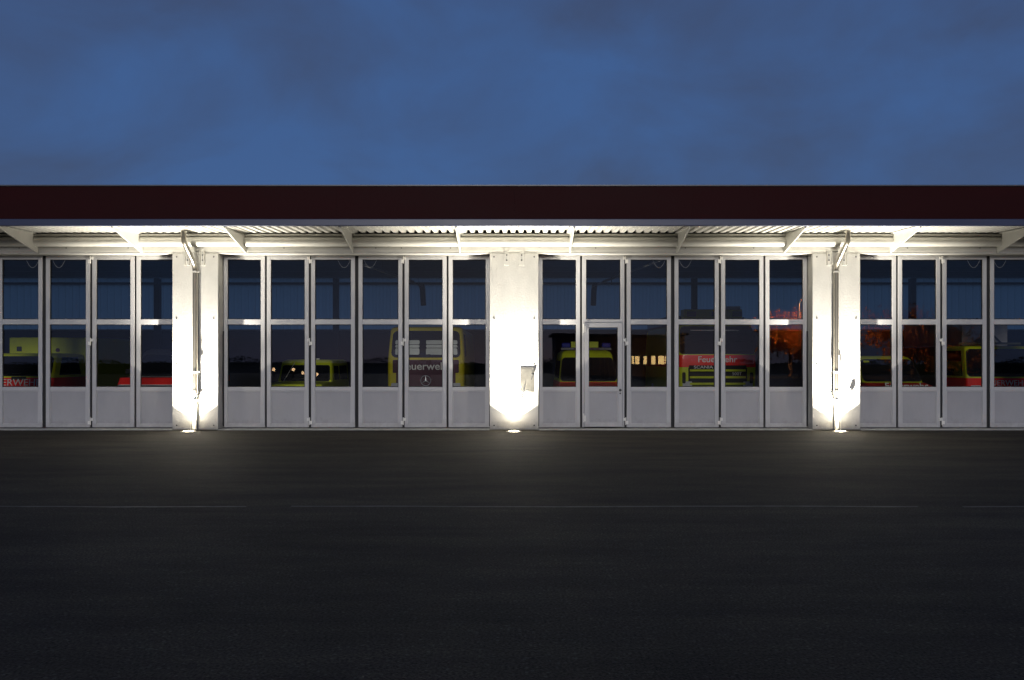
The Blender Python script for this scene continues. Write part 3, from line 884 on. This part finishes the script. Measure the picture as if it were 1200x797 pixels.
# --- small lime off-roader in the second gate
D = 26.0; yv = D - CAM_D
rg = [(0.40, 0.04, 0.84), (0.60, 0.0, 0.86), (0.80, 0.0, 0.86), (0.92, 0.06, 0.85), (0.97, 1.45, 0.85), (1.52, 1.66, 0.80), (1.60, 1.72, 0.78)]
v = vehicle("off_roader", "small boxy lime off-roader behind the left half of its gate", "car",
            px(357, D), yv - 1.4, rg, 4.1, 0.08, 'lime', (1.00, 1.46, 0.73), None, None, axles=(0.75, 3.2), bumper=(0.34, 0.56), glass_r=0.05,
            side_windows=[[(1.75, 1.0), (2.5, 1.0), (2.5, 1.45), (1.85, 1.45)], [(2.65, 1.0), (3.8, 1.0), (3.8, 1.45), (2.65, 1.45)]])
MB().tube([(0.30, 1.9, 1.64), (0.30, 1.9, 1.69)], 0.05, 12).build("roof_lamp", M['print'], v)
MB().tube([(-0.60, 1.2, 0.98), (-0.35, 1.55, 1.55)], 0.006, 6).build("aerial", M['print'], v)

# ------------------------------------------------------------------ exhaust rails hung from the hall roof
def hose_rails(x, s, label):
    t = tag(empty("exhaust_rail", (x, 0, 0)), label, "exhaust rail", "exhaust rails under the hall roof")
    for q in range(3):
        MB().tube([(-s * (0.10 + q * 0.16), 0.9, 4.02 + q * 0.06), (s * (0.50 - q * 0.16), 10.0, 4.25 + q * 0.09)], 0.022, 8).build("rail", M['boxgrey'], t)
    MB().tube([(s * 0.46, 10.0, 4.30), (s * 0.46, 10.3, 4.15), (s * 0.48, 10.4, 3.6)], 0.10, 10).build("hose", M['dark'], t, smooth=True)
    for yy in (3.5, 8.0):
        MB().tube([(s * 0.1, yy, 4.12), (s * 0.1, yy, 5.30)], 0.015, 6).build("hanger_rod", M['dark'], t)
hose_rails(-3.75, 1, "grey exhaust rails under the hall roof left of the middle pillar")
hose_rails(3.30, -1, "grey exhaust rails under the hall roof above the walk-through door gate")

# ------------------------------------------------------------------ what the panes reflect: the far side of the yard
def mx_(p, dist): return (p - 603) * (CAM_D + 2 * GY + dist) / 980.0       # dist: metres in front of the gates
def mz_(p, dist): return CAM_H + (422 - p) * (CAM_D + 2 * GY + dist) / 980.0

def autumn_tree(x, y, h, spread, label, n=5200, seed=1):
    rnd = random.Random(seed)
    t = tag(empty("autumn_tree", (x, y, 0)), label, "tree", "autumn trees mirrored in the panes")
    MB().tube([(0, 0, 0), (0.06, 0, h * .25), (-0.05, 0.05, h * .5), (0, 0, h * .8)], [0.22, 0.17, 0.11, 0.03], 10).build("trunk", M['bark'], t, smooth=True)
    clumps = []
    for q in range(11):
        a = rnd.uniform(0, 6.28); rr = spread * rnd.uniform(0.25, 0.85); zz = h * rnd.uniform(0.24, 0.80)
        p = Vector((rr * math.cos(a), rr * math.sin(a), zz)); clumps.append((p, spread * rnd.uniform(0.28, 0.5)))
        MB().tube([(0, 0, h * rnd.uniform(.25, .5)), p * 0.55 + Vector((0, 0, h * .2)), p], [0.08, 0.05, 0.015], 6).build("limb", M['bark'], t)
    c = MB()
    for q in range(n):
        p, cr_ = rnd.choice(clumps)
        d = Vector((rnd.gauss(0, 1), rnd.gauss(0, 1), rnd.gauss(0, .8))) * cr_ * 0.55
        o = p + d; u = Vector((rnd.gauss(0, 1), rnd.gauss(0, 1), rnd.gauss(0, 1))).normalized(); w_ = u.orthogonal().normalized()
        s = rnd.uniform(0.13, 0.26)
        c.bm.faces.new([c.bm.verts.new(o + u * s), c.bm.verts.new(o + w_ * s * .6), c.bm.verts.new(o - u * s), c.bm.verts.new(o - w_ * s * .6)])
    c.build("crown", M['autumn'], t)
    return t

def street_lamp(x, y, h, power, label, aim):
    t = tag(empty("street_lamp", (x, y, 0)), label, "street lamp", "lit street lamps mirrored in the panes")
    MB().tube([(0, 0, 0), (0, 0, h - .4), (0, 0.2, h), (0, 0.9, h + .1)], [0.09, 0.06, 0.05, 0.04], 10).build("pole", M['dark'], t, smooth=True)
    MB().box(-0.16, 0.16, 0.8, 1.45, h + 0.03, h + 0.15).build("lamp_head", M['dark'], t, bevel=0.03)
    lm = mat("sodium_lamp", (0.9, 0.6, 0.3), 0.3, emit=(1.0, 0.25, 0.06), estr=45)
    MB().box(-0.13, 0.13, 0.86, 1.40, h - 0.09, h + 0.025).build("lamp_glass", lm, t)
    ld = bpy.data.lights.new("lamp", 'SPOT'); ld.energy = power; ld.color = (1.0, 0.50, 0.16); ld.spot_size = R(120); ld.spot_blend = 0.6; ld.shadow_soft_size = 0.12
    lo = bpy.data.objects.new("lamp", ld); lo.location = (0, 1.1, h - 0.08)
    lo.rotation_euler = (Vector(aim) - Vector((0, 1.1, h - .08))).to_track_quat('-Z', 'Y').to_euler()
    COL.objects.link(lo); lo.parent = t

DT = 62.0
autumn_tree(mx_(925, DT), -DT, 7.5, 2.7, "orange autumn tree across the yard mirrored left of right pillar", seed=3)
autumn_tree(mx_(1080, DT), -DT - 2, 7.0, 4.0, "wide orange autumn tree across the yard mirrored in far right gate", n=6400, seed=5)
autumn_tree(mx_(1135, DT), -DT - 3, 6.0, 3.2, "low orange autumn tree across the yard mirrored at far right", seed=8)
street_lamp(mx_(936, DT - 6), -DT + 6, 7.2, 36000, "lit sodium street lamp across the yard beside the orange tree", (0, -6, 3.5))
street_lamp(mx_(983, DT - 7), -DT + 7, 7.4, 9000, "lit sodium street lamp across the yard hidden in reflection by right pillar", (7, -9, 3.0))
# house across the yard with a row of lit windows
hb = tag(empty("office_building", (mx_(740, DT + 8), -DT - 8, 0)), "dark low building across the yard with lit windows mirrored in panes", "building")
MB().box(-8, 6, -8, 0, 0, 4.2).build("wall", M['render'], hb)
MB().box(-8.4, 6.4, -8.4, 0.4, 4.202, 4.45).build("roof", M['dark'], hb)
litm = mat("lit_window", (0.8, 0.7, 0.4), 0.4, emit=(1.0, 0.66, 0.26), estr=6.0)
for p0, p1 in ((740, 742.5), (744, 749), (754, 758), (763, 768), (771, 778), (779, 784)):
    xa = mx_(p0, DT + 8) - hb.location.x; xb = mx_(p1, DT + 8) - hb.location.x
    w_ = MB().box(xa - .05, xb + .05, 0.002, 0.05, 1.22, 2.20).build("window", M['dark'], hb)
    MB().box(xa, xb, 0.052, 0.06, 1.27, 2.15).build("pane", litm, w_)
street_lamp(mx_(604, DT - 5), -DT + 5, 6.8, 900, "unseen sodium lamp added across the yard to light the office", (9, -13, 2.0))  # added to brighten the office wall, head hidden behind the middle pillar
# hedge closing the far side of the yard
hrnd = random.Random(12); hg = MB()
for q in range(16000):
    o = Vector((hrnd.uniform(-75, 75), 0, 0)); hh = 1.5 + 0.3 * math.sin(o.x * .31) + 0.2 * math.sin(o.x * 1.1 + 1)
    o += Vector((0, -DT - 22 + hrnd.gauss(0, .7), hh * hrnd.random() ** .7))
    u = Vector((hrnd.gauss(0, 1), hrnd.gauss(0, 1), hrnd.gauss(0, 1))).normalized(); w_ = u.orthogonal().normalized(); sz = hrnd.uniform(.07, .17)
    hg.bm.faces.new([hg.bm.verts.new(o + u * sz), hg.bm.verts.new(o + w_ * sz * .7), hg.bm.verts.new(o - u * sz), hg.bm.verts.new(o - w_ * sz * .7)])
hg.box(-75, 75, -DT - 22.5, -DT - 21.5, 0, 1.2)
tag(hg.build("hedge", mat("hedge_leaves", (0.04, 0.055, 0.02), 0.7, var=0.4, vscale=1.5)), kind='stuff')
# low bollard lamps along the yard edge
gm = mat("bollard_glow", (1, .8, .5), 0.3, emit=(1.0, 0.62, 0.30), estr=8)
for p0, q0, bl_ in ((320, 433, 'leftmost glowing bollard lamp mirrored in the second gate'), (343, 433, 'second glowing bollard lamp from the left mirrored in the gate'), (354.5, 437, 'third glowing bollard lamp from the left mirrored in the gate'), (371, 439, 'rightmost glowing bollard lamp mirrored above the off-roader bonnet')):
    t = tag(empty("bollard_lamp", (mx_(p0, DT - 4), -DT + 4, 0)), bl_, "bollard lamp", "bollard lamps across the yard")
    zc = mz_(q0, DT - 4)
    MB().tube([(0, 0, 0), (0, 0, zc - 0.16)], 0.07, 10).build("post", M['dark'], t)
    MB().lathe([(0.06, -0.16), (0.13, -0.08), (0.15, 0.0), (0.12, 0.09), (0.03, 0.15)], 14, (0, 0, zc)).build("globe", gm, t, smooth=True)
